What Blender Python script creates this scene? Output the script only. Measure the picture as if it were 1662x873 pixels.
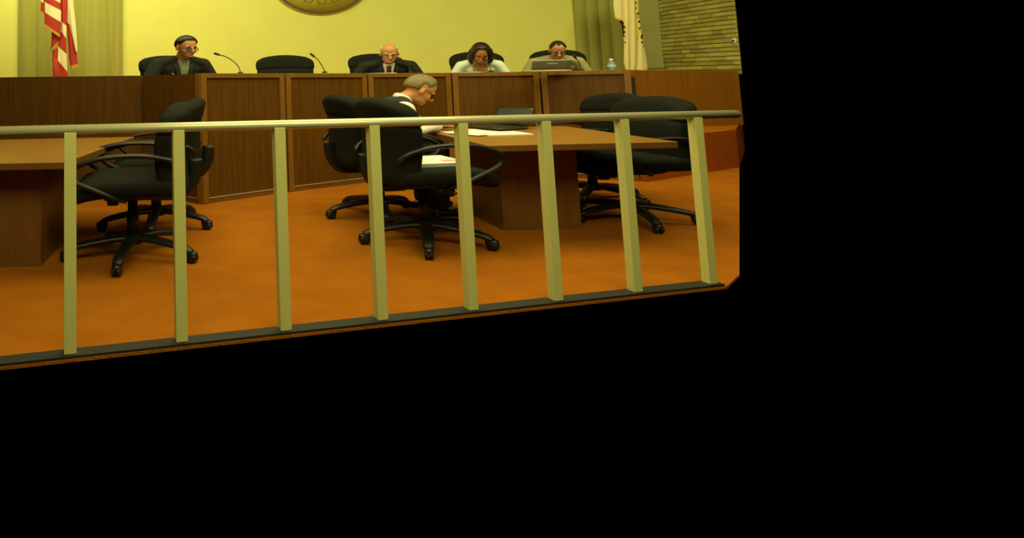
import bpy, bmesh, math, random
from mathutils import Vector, Matrix, Euler
from mathutils.bvhtree import BVHTree
random.seed(7)
sc = bpy.context.scene
COL = sc.collection
for o in list(bpy.data.objects): bpy.data.objects.remove(o)

# ------------------------------------------------------------------ camera
FPX, PPX, PPY, H = 1050.0, 340.0, 23.4, 1.16
PITCH, ROLL = math.atan(102.0/1050.0), math.atan(0.0208)
S = 1.36                                   # plan proportion of the place
fw = Vector((0, math.cos(PITCH), math.sin(PITCH)))
r0 = Vector((1, 0, 0)); u0 = Vector((0, -math.sin(PITCH), math.cos(PITCH)))
rt = r0*math.cos(ROLL) - u0*math.sin(ROLL)
up = r0*math.sin(ROLL) + u0*math.cos(ROLL)
cam = bpy.data.cameras.new('camera'); camo = bpy.data.objects.new('camera', cam); COL.objects.link(camo)
Mc = Matrix((rt, up, -fw)).transposed().to_4x4(); Mc.translation = Vector((0, 0, H))
camo.matrix_world = Mc
cam.sensor_fit = 'HORIZONTAL'; cam.sensor_width = 36.0; cam.lens = FPX/1662*36
cam.shift_x = (831-PPX)/1662; cam.shift_y = (PPY-436.5)/1662
cam.clip_start = 0.05; cam.clip_end = 100
sc.camera = camo

# ------------------------------------------------------------------ light
sc.view_settings.view_transform = 'Standard'; sc.view_settings.look = 'None'
sc.view_settings.gamma = 1.0; sc.view_settings.use_curve_mapping = False
sc.view_settings.exposure = 0.0
w = bpy.data.worlds.new('world'); sc.world = w; w.use_nodes = True
w.node_tree.nodes['Background'].inputs[0].default_value = (0, 0, 0, 1)
w.node_tree.nodes['Background'].inputs[1].default_value = 0.0
LC = (1.0, 0.93, 0.45)
def area(name, loc, tgt, sx, sy, power, col=LC):
    l = bpy.data.lights.new(name, 'AREA'); l.shape = 'RECTANGLE'; l.size = sx; l.size_y = sy
    l.energy = power; l.color = col
    o = bpy.data.objects.new(name, l); COL.objects.link(o); o.location = loc
    d = Vector(tgt)-Vector(loc); o.rotation_euler = d.to_track_quat('-Z', 'Y').to_euler()
    return o
area('ceiling_light_well', (1.2, 4.6, 3.7), (1.2, 4.7, 0), 5.0, 2.4, 150)
area('ceiling_light_dais', (0.9, 7.0, 3.9), (1.0, 8.0, 0.8), 6.0, 1.0, 78)
area('wall_washer', (-2.4, 8.3, 4.0), (-2.1, 10.8, 1.7), 5.0, 0.6, 125)
area('fill_light_right', (5.6, 5.2, 3.8), (6.4, 9.4, 1.0), 2.0, 1.2, 110)  # fill lamp added to brighten the bricks, curtain and wing on the right
area('ceiling_light_gallery', (0.8, 0.6, 3.6), (1.6, 6.5, 0.9), 5.0, 1.6, 150)

# ------------------------------------------------------------------ pixel helpers
def ray(px, py): return (rt*((px-PPX)/FPX) + up*(-(py-PPY)/FPX) + fw)
def at(px, py, Y): d = ray(px, py); t = Y/d.y; return Vector((0, 0, H)) + d*t
def pz(px, py, z): d = ray(px, py); t = (z-H)/d.z; return Vector((0, 0, H)) + d*t
def fl(px, py): return pz(px, py, 0.0)
def proj(p):
    v = Vector(p)-Vector((0, 0, H)); q = v.dot(fw)
    return PPX+FPX*v.dot(rt)/q, PPY-FPX*v.dot(up)/q
def zt(p, py):                              # height over the plan point p that shows at image row py
    lo, hi = -1, 5
    for _ in range(50):
        m = (lo+hi)/2
        if proj((p[0], p[1], m))[1] > py: lo = m
        else: hi = m
    return lo

# ------------------------------------------------------------------ materials
def lin(c): return tuple(((v/255)/12.92 if v/255 <= .04045 else ((v/255+.055)/1.055)**2.4) for v in c)
def mat(name, col, rough=.6, metal=0.0, noise=None, bump=0.0, bscale=80, spec=.5, col2=None, stretch=(1, 1, 1), rnd=0.0, detail=4, trans=0.0, sheen=0.0):
    m = bpy.data.materials.new(name); m.use_nodes = True
    nt = m.node_tree; b = nt.nodes['Principled BSDF']
    b.inputs['Base Color'].default_value = (*col, 1); b.inputs['Roughness'].default_value = rough
    b.inputs['Metallic'].default_value = metal; b.inputs['Specular IOR Level'].default_value = spec
    if trans: b.inputs['Transmission Weight'].default_value = trans
    if sheen: b.inputs['Sheen Weight'].default_value = sheen
    tc = nt.nodes.new('ShaderNodeTexCoord'); mp = nt.nodes.new('ShaderNodeMapping'); mp.inputs['Scale'].default_value = stretch
    nt.links.new(tc.outputs['Object'], mp.inputs['Vector'])
    last = None
    if noise:
        n = nt.nodes.new('ShaderNodeTexNoise'); n.inputs['Scale'].default_value = noise; n.inputs['Detail'].default_value = detail
        nt.links.new(mp.outputs[0], n.inputs['Vector'])
        r = nt.nodes.new('ShaderNodeValToRGB'); r.color_ramp.elements[0].position = .32; r.color_ramp.elements[1].position = .68
        r.color_ramp.elements[0].color = (*col, 1); r.color_ramp.elements[1].color = (*(col2 or col), 1)
        nt.links.new(n.outputs['Fac'], r.inputs[0]); last = r.outputs[0]
    if rnd:
        oi = nt.nodes.new('ShaderNodeObjectInfo'); hsv = nt.nodes.new('ShaderNodeHueSaturation')
        mr = nt.nodes.new('ShaderNodeMapRange'); mr.inputs['To Min'].default_value = 1-rnd; mr.inputs['To Max'].default_value = 1+rnd
        nt.links.new(oi.outputs['Random'], mr.inputs['Value']); nt.links.new(mr.outputs[0], hsv.inputs['Value'])
        if last: nt.links.new(last, hsv.inputs['Color'])
        else: hsv.inputs['Color'].default_value = (*col, 1)
        last = hsv.outputs[0]
    if last: nt.links.new(last, b.inputs['Base Color'])
    if bump:
        n2 = nt.nodes.new('ShaderNodeTexNoise'); n2.inputs['Scale'].default_value = bscale; n2.inputs['Detail'].default_value = 3
        nt.links.new(mp.outputs[0], n2.inputs['Vector'])
        bp = nt.nodes.new('ShaderNodeBump'); bp.inputs['Strength'].default_value = bump; bp.inputs['Distance'].default_value = .01
        nt.links.new(n2.outputs['Fac'], bp.inputs['Height']); nt.links.new(bp.outputs[0], b.inputs['Normal'])
    return m
M = {}
M['wall'] = mat('wall_paint', (.80, .78, .17), .7, noise=2.0, col2=(.76, .735, .155), bump=.02, bscale=200)
M['carpet'] = mat('carpet', (.36, .108, .003), .95, noise=3.0, col2=(.44, .137, .004), detail=12, bump=.8, bscale=110, spec=.1)
M['carpet_riser_shaded'] = mat('carpet_riser_shaded', (.30, .062, .004), .95, noise=3, col2=(.33, .07, .004), bump=.5, bscale=140, spec=.1)  # floor carpet again, with the riser's shade put into a darker red
M['wood'] = mat('walnut_veneer', (.085, .034, .002), .42, noise=5, col2=(.128, .053, .004), stretch=(7, 7, .35), detail=8, rnd=.10, spec=.22)
M['wood_edge'] = mat('walnut_edge', (.19, .085, .007), .4, noise=4, col2=(.23, .105, .009), stretch=(3, 3, 1), detail=6, spec=.4)
M['table'] = mat('table_veneer_lit', (.30, .13, .018), .33, noise=4, col2=(.36, .165, .024), stretch=(.6, 7, 4), detail=8, spec=.22)  # light from overhead put into the tabletop colour, paler than edge and leg
M['table_edge'] = mat('table_edge', (.16, .066, .008), .45, noise=4, col2=(.19, .08, .01), stretch=(.6, 6, 4), detail=6)
M['table_leg'] = mat('table_leg_veneer', (.15, .062, .008), .45, noise=5, col2=(.19, .08, .01), stretch=(7, 7, .4), detail=8)
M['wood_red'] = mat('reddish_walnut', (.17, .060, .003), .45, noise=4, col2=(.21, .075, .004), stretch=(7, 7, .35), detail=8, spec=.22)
M['dark'] = mat('dark_gap', (.012, .008, .003), .8)
M['strip'] = mat('aluminium_strip', (.6, .55, .35), .4, .6)
M['rail'] = mat('rail_brass_satin', (.86, .80, .44), .34, .40, bump=.03, bscale=300)
M['post'] = mat('post_satin', (.72, .68, .22), .42, .0, noise=6, col2=(.76, .72, .24), stretch=(1, 1, .2))
M['fabric'] = mat('chair_fabric', (.0075, .0085, .0035), .85, bump=.25, bscale=400, spec=.2)
M['plastic'] = mat('chair_plastic', (.008, .009, .005), .4, spec=.45)
M['curtain'] = mat('curtain_cloth', (.40, .385, .085), .9, noise=2.2, col2=(.33, .315, .065), stretch=(6, 6, .25), spec=.1, bump=.15, bscale=150)
M['pilaster'] = mat('pilaster_plaster', (.38, .355, .11), .8, noise=3, col2=(.34, .32, .095))
M['mortar'] = mat('mortar', (.13, .11, .015), .95)
M['brick'] = mat('brick', (.44, .40, .075), .9, noise=8, col2=(.51, .465, .10), rnd=.22, bump=.2, bscale=60)
M['brick_dark'] = mat('brick_dark', (.34, .305, .047), .9, noise=8, col2=(.40, .365, .065), rnd=.2, bump=.2, bscale=60)
M['skin'] = mat('skin', (.58, .255, .085), .5, noise=14, col2=(.62, .28, .10), spec=.35)
M['skin_b'] = mat('skin_ruddy', (.52, .20, .07), .5, noise=14, col2=(.56, .225, .08), spec=.35)
M['lip'] = mat('lips', (.36, .10, .045), .5)
M['eye'] = mat('eye_dark', (.03, .018, .01), .3)
M['hair_black'] = mat('hair_black', (.012, .009, .005), .45, bump=.5, bscale=120, stretch=(1, .3, .3))
M['hair_brown'] = mat('hair_dark_brown', (.022, .012, .006), .4, bump=.5, bscale=120, stretch=(1, .4, .2))
M['hair_grey'] = mat('hair_white', (.62, .55, .34), .6, bump=.5, bscale=120)
M['hair_sandy'] = mat('hair_sandy', (.17, .125, .04), .55, noise=30, col2=(.24, .18, .06), stretch=(1, .3, 1), bump=.5, bscale=120)
M['suit'] = mat('dark_suit', (.018, .018, .012), .8, bump=.1, bscale=300, spec=.2)
M['suit_lapel'] = mat('suit_lapel', (.024, .024, .016), .7, spec=.25)
M['tan'] = mat('tan_jacket', (.34, .29, .12), .85, bump=.1, bscale=200, spec=.2)
M['tan_shaded'] = mat('tan_lapel_shaded', (.22, .19, .08), .85, spec=.2)  # tan jacket cloth with the lapels' shading put into a darker colour
M['mint'] = mat('pale_cardigan', (.72, .80, .60), .85, bump=.12, bscale=200, spec=.2)
M['shirt'] = mat('white_shirt', (.78, .76, .60), .8, bump=.1, bscale=120, spec=.2)
M['check'] = mat('grey_check_shirt', (.16, .17, .10), .8, noise=60, col2=(.28, .29, .18))
M['vest'] = mat('navy_vest', (.026, .032, .028), .85, bump=.1, bscale=300, spec=.2)
M['tie'] = mat('dark_red_tie', (.09, .012, .006), .6)
M['gold'] = mat('gold', (.62, .43, .05), .5, .3)
M['black'] = mat('black_plastic', (.012, .012, .009), .4)
M['paper'] = mat('paper', (.86, .84, .74), .8)
M['paper_red'] = mat('paper_print_pink', (.75, .30, .25), .8)
M['paper_y'] = mat('paper_highlight', (.85, .75, .12), .8)
M['laptop'] = mat('laptop_lid', (.20, .20, .085), .45, .3)
M['laptop_edge'] = mat('laptop_edge', (.70, .66, .42), .4, .2)
M['screen'] = mat('laptop_screen', (.02, .024, .014), .3)
M['keys'] = mat('keyboard', (.02, .02, .016), .5)
M['glass'] = mat('lens_glass', (.6, .6, .5), .05); M['glass'].node_tree.nodes['Principled BSDF'].inputs['Alpha'].default_value = .10
M['bottle'] = mat('bottle_plastic', (.75, .85, .80), .12, trans=.85)
M['cap'] = mat('bottle_cap', (.85, .85, .8), .5)
M['label'] = mat('bottle_label', (.35, .55, .62), .6)
M['red'] = mat('flag_red', (.42, .022, .008), .75, bump=.15, bscale=120)
M['cream'] = mat('flag_cream', (.80, .72, .36), .75, bump=.1, bscale=120)
M['fringe'] = mat('flag_fringe', (.58, .33, .02), .7, bump=.6, bscale=300)
M['banner'] = mat('banner_cream', (.88, .74, .30), .75, bump=.1, bscale=120)
M['banner_y'] = mat('banner_gold', (.75, .55, .04), .75)
M['ink'] = mat('banner_ink', (.02, .012, .006), .8)
M['seal'] = mat('seal_face', (.52, .46, .035), .55, noise=8, col2=(.60, .53, .05), bump=.2, bscale=40)
M['seal_rim'] = mat('seal_rim', (.13, .068, .012), .5, noise=6, col2=(.17, .09, .018))
M['seal_back'] = mat('seal_bevel', (.46, .38, .05), .5)
M['sill'] = mat('dark_bronze', (.02, .017, .008), .6)
M['white'] = mat('white_plastic', (.75, .73, .6), .5)
M['trouser'] = mat('dark_trousers', (.014, .014, .010), .85)
M['shoe'] = mat('black_shoe', (.010, .009, .007), .35)

# ------------------------------------------------------------------ mesh helpers
def mk(name, v, f, m, parent=None, smooth=False, loc=None):
    me = bpy.data.meshes.new(name); me.from_pydata([tuple(p) for p in v], [], f); me.update()
    o = bpy.data.objects.new(name, me); COL.objects.link(o)
    if m: me.materials.append(M[m])
    if smooth:
        for p in me.polygons: p.use_smooth = True
    if parent: o.parent = parent
    if loc: o.location = loc
    return o
def fixn(o):
    bm = bmesh.new(); bm.from_mesh(o.data); bmesh.ops.recalc_face_normals(bm, faces=bm.faces); bm.to_mesh(o.data); bm.free(); return o
def tag(o, label=None, cat=None, group=None, kind=None):
    if label: o['label'] = label
    if cat: o['category'] = cat
    if group: o['group'] = group
    if kind: o['kind'] = kind
    return o
def thing(name, loc, label, cat, group=None, rz=0.0, scale=True):
    o = bpy.data.objects.new(name, None); COL.objects.link(o); o.empty_display_size = .1
    o.location = loc; o.rotation_euler = (0, 0, math.radians(rz))
    if scale: o.scale = (S, S, 1)
    return tag(o, label, cat, group)
def copy_tree(o, parent=None):
    c = o.copy(); COL.objects.link(c)
    if parent: c.parent = parent; c.matrix_parent_inverse = o.matrix_parent_inverse
    for ch in list(o.children): copy_tree(ch, c)
    return c
BF = [(0, 3, 2, 1), (4, 5, 6, 7), (0, 1, 5, 4), (1, 2, 6, 5), (2, 3, 7, 6), (3, 0, 4, 7)]
def hexa(c): return list(c), list(BF)
def boxv(x0, x1, y0, y1, z0, z1):
    return [(x0, y0, z0), (x1, y0, z0), (x1, y1, z0), (x0, y1, z0), (x0, y0, z1), (x1, y0, z1), (x1, y1, z1), (x0, y1, z1)]
def bevel(o, wd=.004, seg=2):
    md = o.modifiers.new('bevel', 'BEVEL'); md.width = wd; md.segments = seg; md.limit_method = 'ANGLE'; return o
def box(name, x0, x1, y0, y1, z0, z1, m, parent=None, bv=0):
    o = mk(name, boxv(x0, x1, y0, y1, z0, z1), BF, m, parent)
    if bv: bevel(o, bv)
    return o
def prism(name, pts, z0, z1, m, parent=None, off=(0, 0, 0)):
    n = len(pts); Z0 = z0 if isinstance(z0, (list, tuple)) else [z0]*n; Z1 = z1 if isinstance(z1, (list, tuple)) else [z1]*n
    v = [(p[0]-off[0], p[1]-off[1], a-off[2]) for p, a in zip(pts, Z0)] + [(p[0]-off[0], p[1]-off[1], a-off[2]) for p, a in zip(pts, Z1)]
    f = [tuple(range(n))[::-1], tuple(range(n, 2*n))] + [(i, (i+1) % n, n+(i+1) % n, n+i) for i in range(n)]
    return fixn(mk(name, v, f, m, parent))
def sweepv(pts, sizes, n=10, upv=(0, 0, 1), closed=False):
    pts = [Vector(p) for p in pts]; N = len(pts); v = []; f = []
    upv = Vector(upv)
    for i, p in enumerate(pts):
        if closed: t = pts[(i+1) % N]-pts[i-1]
        else: t = pts[min(i+1, N-1)]-pts[max(i-1, 0)]
        t.normalize(); s = t.cross(upv)
        if s.length < 1e-4: s = t.cross(Vector((1, 0, 0)))
        s.normalize(); b = s.cross(t)
        sz = sizes[i] if isinstance(sizes, list) else sizes
        a, c = sz if isinstance(sz, tuple) else (sz, sz)
        for k in range(n):
            an = 2*math.pi*k/n
            v.append(p + s*(a*math.cos(an)) + b*(c*math.sin(an)))
    R = N if closed else N-1
    for i in range(R):
        for k in range(n):
            j = (i+1) % N
            f.append((i*n+k, i*n+(k+1) % n, j*n+(k+1) % n, j*n+k))
    if not closed:
        f.append(tuple(range(n))[::-1]); f.append(tuple(range((N-1)*n, N*n)))
    return v, f
def sweep(name, pts, sizes, m, parent=None, n=10, upv=(0, 0, 1), closed=False):
    v, f = sweepv(pts, sizes, n, upv, closed); return fixn(mk(name, v, f, m, parent, True))
def spline(pts, k=6):
    P = [Vector(p) for p in pts]; out = []
    for i in range(len(P)-1):
        a = P[max(i-1, 0)]; b = P[i]; c = P[i+1]; d = P[min(i+2, len(P)-1)]
        for j in range(k):
            t = j/k
            out.append(.5*((2*b)+(c-a)*t+(2*a-5*b+4*c-d)*t*t+(3*b-a-3*c+d)*t**3))
    out.append(P[-1]); return out
def lathev(prof, n=24, c=(0, 0, 0)):
    v = []; f = []
    for r, z in prof:
        for k in range(n):
            a = 2*math.pi*k/n; v.append((c[0]+r*math.cos(a), c[1]+r*math.sin(a), c[2]+z))
    for i in range(len(prof)-1):
        for k in range(n): f.append((i*n+k, i*n+(k+1) % n, (i+1)*n+(k+1) % n, (i+1)*n+k))
    f.append(tuple(range(n))[::-1]); f.append(tuple(range((len(prof)-1)*n, len(prof)*n)))
    return v, f
def lathe(name, prof, m, parent=None, n=24, c=(0, 0, 0)):
    v, f = lathev(prof, n, c); return fixn(mk(name, v, f, m, parent, True))
def join(*vf):
    V = []; F = []
    for v, f in vf:
        o = len(V); V += [tuple(p) for p in v]; F += [tuple(i+o for i in q) for q in f]
    return V, F
def rbox(w_, d_, h_, r, n=8, warp=None, c=(0, 0, 0)):
    bm = bmesh.new(); bmesh.ops.create_cube(bm, size=2)
    bmesh.ops.subdivide_edges(bm, edges=bm.edges[:], cuts=n-1, use_grid_fill=True)
    V = []
    for q in bm.verts:
        p = Vector((q.co.x*w_/2, q.co.y*d_/2, q.co.z*h_/2))
        rr = [min(r, k*.999) for k in (w_/2, d_/2, h_/2)]
        inn = Vector([max(-(L/2-rr[i]), min(L/2-rr[i], p[i])) for i, L in enumerate((w_, d_, h_))])
        dv = Vector([(p[i]-inn[i])/rr[i] for i in range(3)])
        if dv.length > 1e-6:
            mx = max(abs(dv.x), abs(dv.y), abs(dv.z)); dv = dv.normalized()*mx
        p = Vector([inn[i]+dv[i]*rr[i] for i in range(3)])
        if warp: p = Vector(warp(p))
        V.append(p+Vector(c))
    bm.verts.index_update(); F = [tuple(x.index for x in q.verts) for q in bm.faces]; bm.free()
    return V, F
def xf(vf, Mx): return [Mx @ Vector(p) for p in vf[0]], vf[1]

# ------------------------------------------------------------------ setting
R = 1200
f0, f1, f2, f3 = fl(-120, 446), fl(R, 446), fl(R, 268), fl(-120, 268)
g0, g7 = at(114, 210.5, 2.87), at(1127, 186.5, 3.59)          # foot of the railing: the carpet runs up to it
gd = Vector((g7.x-g0.x, g7.y-g0.y, 0)); gn = Vector((gd.y, -gd.x, 0)).normalized()*.045
e_l = Vector((g0.x, g0.y, 0))-gd*.2+gn; e_r = Vector((g7.x, g7.y, 0))+gd*.016+gn
tag(prism('floor', [f3, e_l, e_r, f1, f2], -.012, 0.0, 'carpet'), kind='structure')
YB = 10.6
wx0, wx1 = at(-90, 60, YB).x, at(1058, 60, YB).x
tag(box('wall_back', wx0, wx1+.1, YB, YB+.12, 0.3, 3.1, 'wall'), kind='structure')
# brick wall on the right, individual bricks
XW = wx1; YE = at(R, 95, 1).x; YE = XW/YE
wr = tag(box('wall_right', XW+.012, XW+.022, YE, YB, 1.05, 3.0, 'mortar'), kind='structure')
bl, bh, jt = .205*S, .0625, .011
protos = {}
def brick(y0, y1, z0, m):
    L = round(y1-y0, 3); k = (L, m)
    if k not in protos:
        o = mk('brick', boxv(-.02, 0.0, 0, L, 0, bh-jt), BF, m, wr); protos[k] = o.data
    else:
        o = bpy.data.objects.new('brick', protos[k]); COL.objects.link(o); o.parent = wr
    o.location = (XW+.012+random.uniform(-.004, .004), y0, z0)
row = 0; z = 1.06
while z < 2.55:
    y = YB - bl*(.5 if row % 2 else 0) - random.uniform(0, .25)*bl
    if y < YB-.03: brick(y+jt, YB, z, 'brick' if random.random() < .6 else 'brick_dark')
    while y > YE+.03:
        ln = bl if random.random() < .75 else bl*.62
        a = max(y-ln, YE)
        brick(a+jt if a > YE else a, y, z, 'brick' if random.random() < .6 else 'brick_dark'); y -= ln
    z += bh; row += 1
# pilaster in the corner
px0 = at(1036, 60, YB-.22).x
tag(box('trim_1', px0, XW-.012, YB-.25, YB-.005, .44, 3.0, 'pilaster', bv=.01), kind='structure')
# platform behind the dais
PZ = .43
A, B, C = fl(329, 332), fl(469, 312), fl(604, 295)
D, E, F_ = fl(742, 286.5), fl(888, 286.5), fl(1040, 294)
G = fl(231, 317)
def section(Y, px=R): return Vector((at(px, 150, Y).x, Y, 0))
ris0, ris1 = fl(1049, 295.5), fl(R, 271.5)
plat = [(-3.2, G.y+.25), (G.x+.12, G.y+.25), (A.x+.2, A.y+.35), (B.x, B.y+.32), (C.x, C.y+.3), (D.x, D.y+.3), (E.x, E.y+.3), (F_.x-.06, F_.y+.3), (ris0.x, ris0.y), (ris1.x, ris1.y), (section(YE+.2).x, YE+.2), (XW-.02, YB-.02), (-3.2, YB-.02)]
o = prism('platform', plat, 0.002, PZ, 'carpet'); o.data.materials.append(M['carpet_riser_shaded'])
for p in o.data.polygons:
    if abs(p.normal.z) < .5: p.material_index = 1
o.name = 'trim_2'; tag(o, kind='structure')

# ------------------------------------------------------------------ dais cabinets
def cabinet(p, q, tp, tq, label, panel_inset=.02, stiles=(True, True), depth=.5, z0=0.0, name='dais_cabinet', gap=.009, rail=True, base=True, veneer='wood'):
    p = Vector((p[0], p[1], 0)); q = Vector((q[0], q[1], 0)); d = q-p; L = d.length; d.normalize()
    n = Vector((-d.y, d.x, 0))                                    # into the cabinet
    root = thing(name, (*(p+d*L/2).xy, z0), label, 'cabinet', 'wood panelled dais cabinets', scale=False)
    o = Vector(root.location)
    def hb(nm, u0, u1, w0, w1, za, zb, m, bv=.003, par=None):      # za, zb: metres from bottom, or ('t', below top)
        def zz(u, h): return (tp+(tq-tp)*u/L - h[1]) if isinstance(h, tuple) else z0+h
        v = []
        for h in (za, zb):
            for (u, ww) in ((u0, w0), (u1, w0), (u1, w1), (u0, w1)):
                a = p+d*u+n*ww; v.append(Vector((a.x, a.y, zz(u, h)))-o)
        x = mk(nm, v, BF, m, par or root)
        if bv: bevel(x, bv)
        return x
    sw, rh = .062, .045
    hb('body', gap, L-gap, panel_inset, .13 if rail else depth, .05 if base else .001, ('t', .004), veneer, 0)
    if rail: hb('ledge', gap+.03, L-gap-.03, .131, .46, ('t', .04), ('t', .004), 'wood_edge', 0)
    if rail: hb('joint_strip', L-gap-.02, L+gap+.02, .06, .12, .05, ('t', .075), 'dark', 0)
    if stiles[0]: hb('stile', gap, gap+sw, 0, .1, .004, ('t', 0), 'wood_edge')
    if stiles[1]: hb('stile', L-gap-sw, L-gap, 0, .1, .004, ('t', 0), 'wood_edge')
    a, b = (gap+sw if stiles[0] else gap), (L-gap-sw if stiles[1] else L-gap)
    if rail: hb('top_rail', a+.001, b-.001, 0, .1, ('t', rh), ('t', 0), 'wood_edge')
    if base:
        hb('kick_board', a+.001, b-.001, .01, .08, .002, .044, 'table_edge', 0)
        hb('base_strip', a+.001, b-.001, .004, .03, .0445, .051, 'strip', 0)
    return root
tops = {}
tA, tB, tC, tD, tE, tF = zt(A, 119), zt(B, 119), zt(C, 119), zt(D, 118), zt(E, 116), zt(F_, 113)
cabinet(A, B, tA, tB, 'walnut dais cabinet at the left front corner, before the man in glasses')
cabinet(B, C, tB, tC, 'walnut dais cabinet below the empty high-backed chair')
cabinet(C, D, tC, tD, 'walnut dais cabinet in front of the bald man, middle of the curve')
cabinet(D, E, tD, tE, 'walnut dais cabinet in front of the woman in the pale cardigan')
cabinet(E, F_, tE, tF, 'walnut dais cabinet in front of the man in the tan jacket')
G2 = Vector((G.x, G.y, 0)); tG = zt(G, 122)
cabinet(G2, A, tG, zt(A, 119), 'plain walnut side return of the dais left of its corner', stiles=(False, True), rail=False, depth=.3, panel_inset=.012)
# left wing
lw = Vector((at(-110, 150, G.y+.05).x, G.y+.25, 0)); gq = Vector((G.x+.02, G.y+.05, 0))
cabinet(lw, gq, zt(lw, 126), zt(gq, 122), 'long plain walnut wing of the dais below the striped flag', stiles=(False, False), rail=False, name='dais_wing', depth=.15)
# right wing on the platform
YR = 8.15
ra, rb = at(1024, 150, YR), section(YR, R+5)
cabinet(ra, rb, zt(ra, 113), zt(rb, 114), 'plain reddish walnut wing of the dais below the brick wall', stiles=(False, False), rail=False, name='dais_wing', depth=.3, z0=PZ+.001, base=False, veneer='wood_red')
# worktop behind the cabinet fronts
def inset(pts, dist):
    out = []
    for i, p in enumerate(pts):
        ns = []
        for j in (i-1, i):
            if 0 <= j < len(pts)-1:
                d = (pts[j+1]-pts[j]); d.z = 0; d.normalize(); ns.append(Vector((-d.y, d.x, 0)))
        n = sum(ns, Vector()).normalized(); out.append(p + n*(dist/max(.5, n.dot(ns[0]))))
    return out
ring = [A, B, C, D, E, F_]; tz = [tA, tB, tC, tD, tE, tF]
i1, i2 = inset(ring, .462), inset(ring, 1.0)
i1[0] = i1[0]+Vector((.08, 0, 0))
wt = thing('dais_worktop', (*C.xy, 0), 'curved walnut worktop along the back of the dais', 'desk top', scale=False)
n = 6
v = []
for dz in (-.20, -.16):
    v += [(p.x-C.x, p.y-C.y, t+dz) for p, t in zip(i1, tz)] + [(p.x-C.x, p.y-C.y, t+dz) for p, t in zip(i2, tz)]
f = []
for i in range(n-1):
    f += [(i, i+1, n+i+1, n+i), (2*n+i, 3*n+i, 3*n+i+1, 2*n+i+1), (i, 2*n+i, 2*n+i+1, i+1), (n+i, n+i+1, 3*n+i+1, 3*n+i)]
f += [(0, n, 3*n, 2*n), (n-1, 3*n-1, 4*n-1, 2*n-1)]
fixn(mk('slab', v, f, 'wood_edge', wt))
WZ = lambda x: tB if x < B.x else tC if x < C.x else tD

# ------------------------------------------------------------------ curtains
def curtain(x0, x1, Y, label, nf):
    wd = x1-x0; root = thing('pleated_curtain', ((x0+x1)/2, Y, PZ), label, 'curtain', scale=False)
    N = nf*14; v = []; prof = []
    rs = random.Random(nf)
    ph = [rs.uniform(.6, 1.5) for _ in range(nf+1)]
    for i in range(N+1):
        t = i/N; k = int(t*nf*.999)
        prof.append((-wd/2+wd*t, -.03*abs(math.sin(math.pi*t*nf))**.7*ph[k]))
    for zz in (0.004, 1.0, 2.4):
        for x, y in prof: v.append((x, y-.03, zz))
    for zz in (0.004, 1.0, 2.4):
        for x, y in prof: v.append((x, y-.015, zz))
    n1 = N+1; f = []
    for a in range(2):
        for i in range(N):
            f.append((a*n1+i, a*n1+i+1, (a+1)*n1+i+1, (a+1)*n1+i)); b = 3*n1
            f.append((b+a*n1+i+1, b+a*n1+i, b+(a+1)*n1+i, b+(a+1)*n1+i+1))
    mk('cloth', v, f, 'curtain', root, True)
    sweep('curtain_rod', [(-wd/2, -.03, 2.41), (wd/2, -.03, 2.41)], .02, 'strip', root)
curtain(at(28, 60, YB-.1).x, at(198, 60, YB-.1).x, YB-.03, 'olive pleated curtain behind the striped flag', 6)
curtain(at(938, 60, YB-.1).x, at(1036, 60, YB-.1).x-.015, YB-.03, 'olive pleated curtain behind the water bottle', 5)

# ------------------------------------------------------------------ seal on the wall
cs = at(520, -37.5, YB)
seal = thing('wall_seal', (cs.x, YB-.001, cs.z-.63), 'large round tan seal with dark rim on the back wall', 'seal')
RM = Matrix.Translation((0, 0, .63)) @ Matrix.Rotation(math.pi/2, 4, 'X')
def seal_part(nm, prof, m):
    v, f = xf(lathev(prof, 72), RM); fixn(mk(nm, v, f, m, seal, True))
seal_part('backing', [(.635, 0), (.635, .02), (.61, .03), (.2, .03)], 'seal_back')
seal_part('face', [(.575, .028), (.575, .034), (.1, .034)], 'seal')
v, f = xf(sweepv([(.592*math.cos(a*math.pi/36), .592*math.sin(a*math.pi/36), .034) for a in range(72)], (.020, .014), 8, closed=True), RM); mk('rim', v, f, 'seal_rim', seal, True)
gp = []
for k in range(16):
    a = 2*math.pi*k/16 - math.pi/2
    for da, r in ((-.135, .385), (-.09, .455), (.09, .455), (.135, .385)):
        gp.append((r*math.cos(a+da), r*math.sin(a+da), .036))
v, f = xf(sweepv(gp, (.006, .006), 6, closed=True), RM); mk('gear_outline', v, f, 'seal_rim', seal)
v, f = xf(sweepv([(.30*math.cos(a*math.pi/24), .30*math.sin(a*math.pi/24), .036) for a in range(48)], (.006, .006), 6, closed=True), RM); mk('inner_ring', v, f, 'seal_rim', seal)

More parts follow.
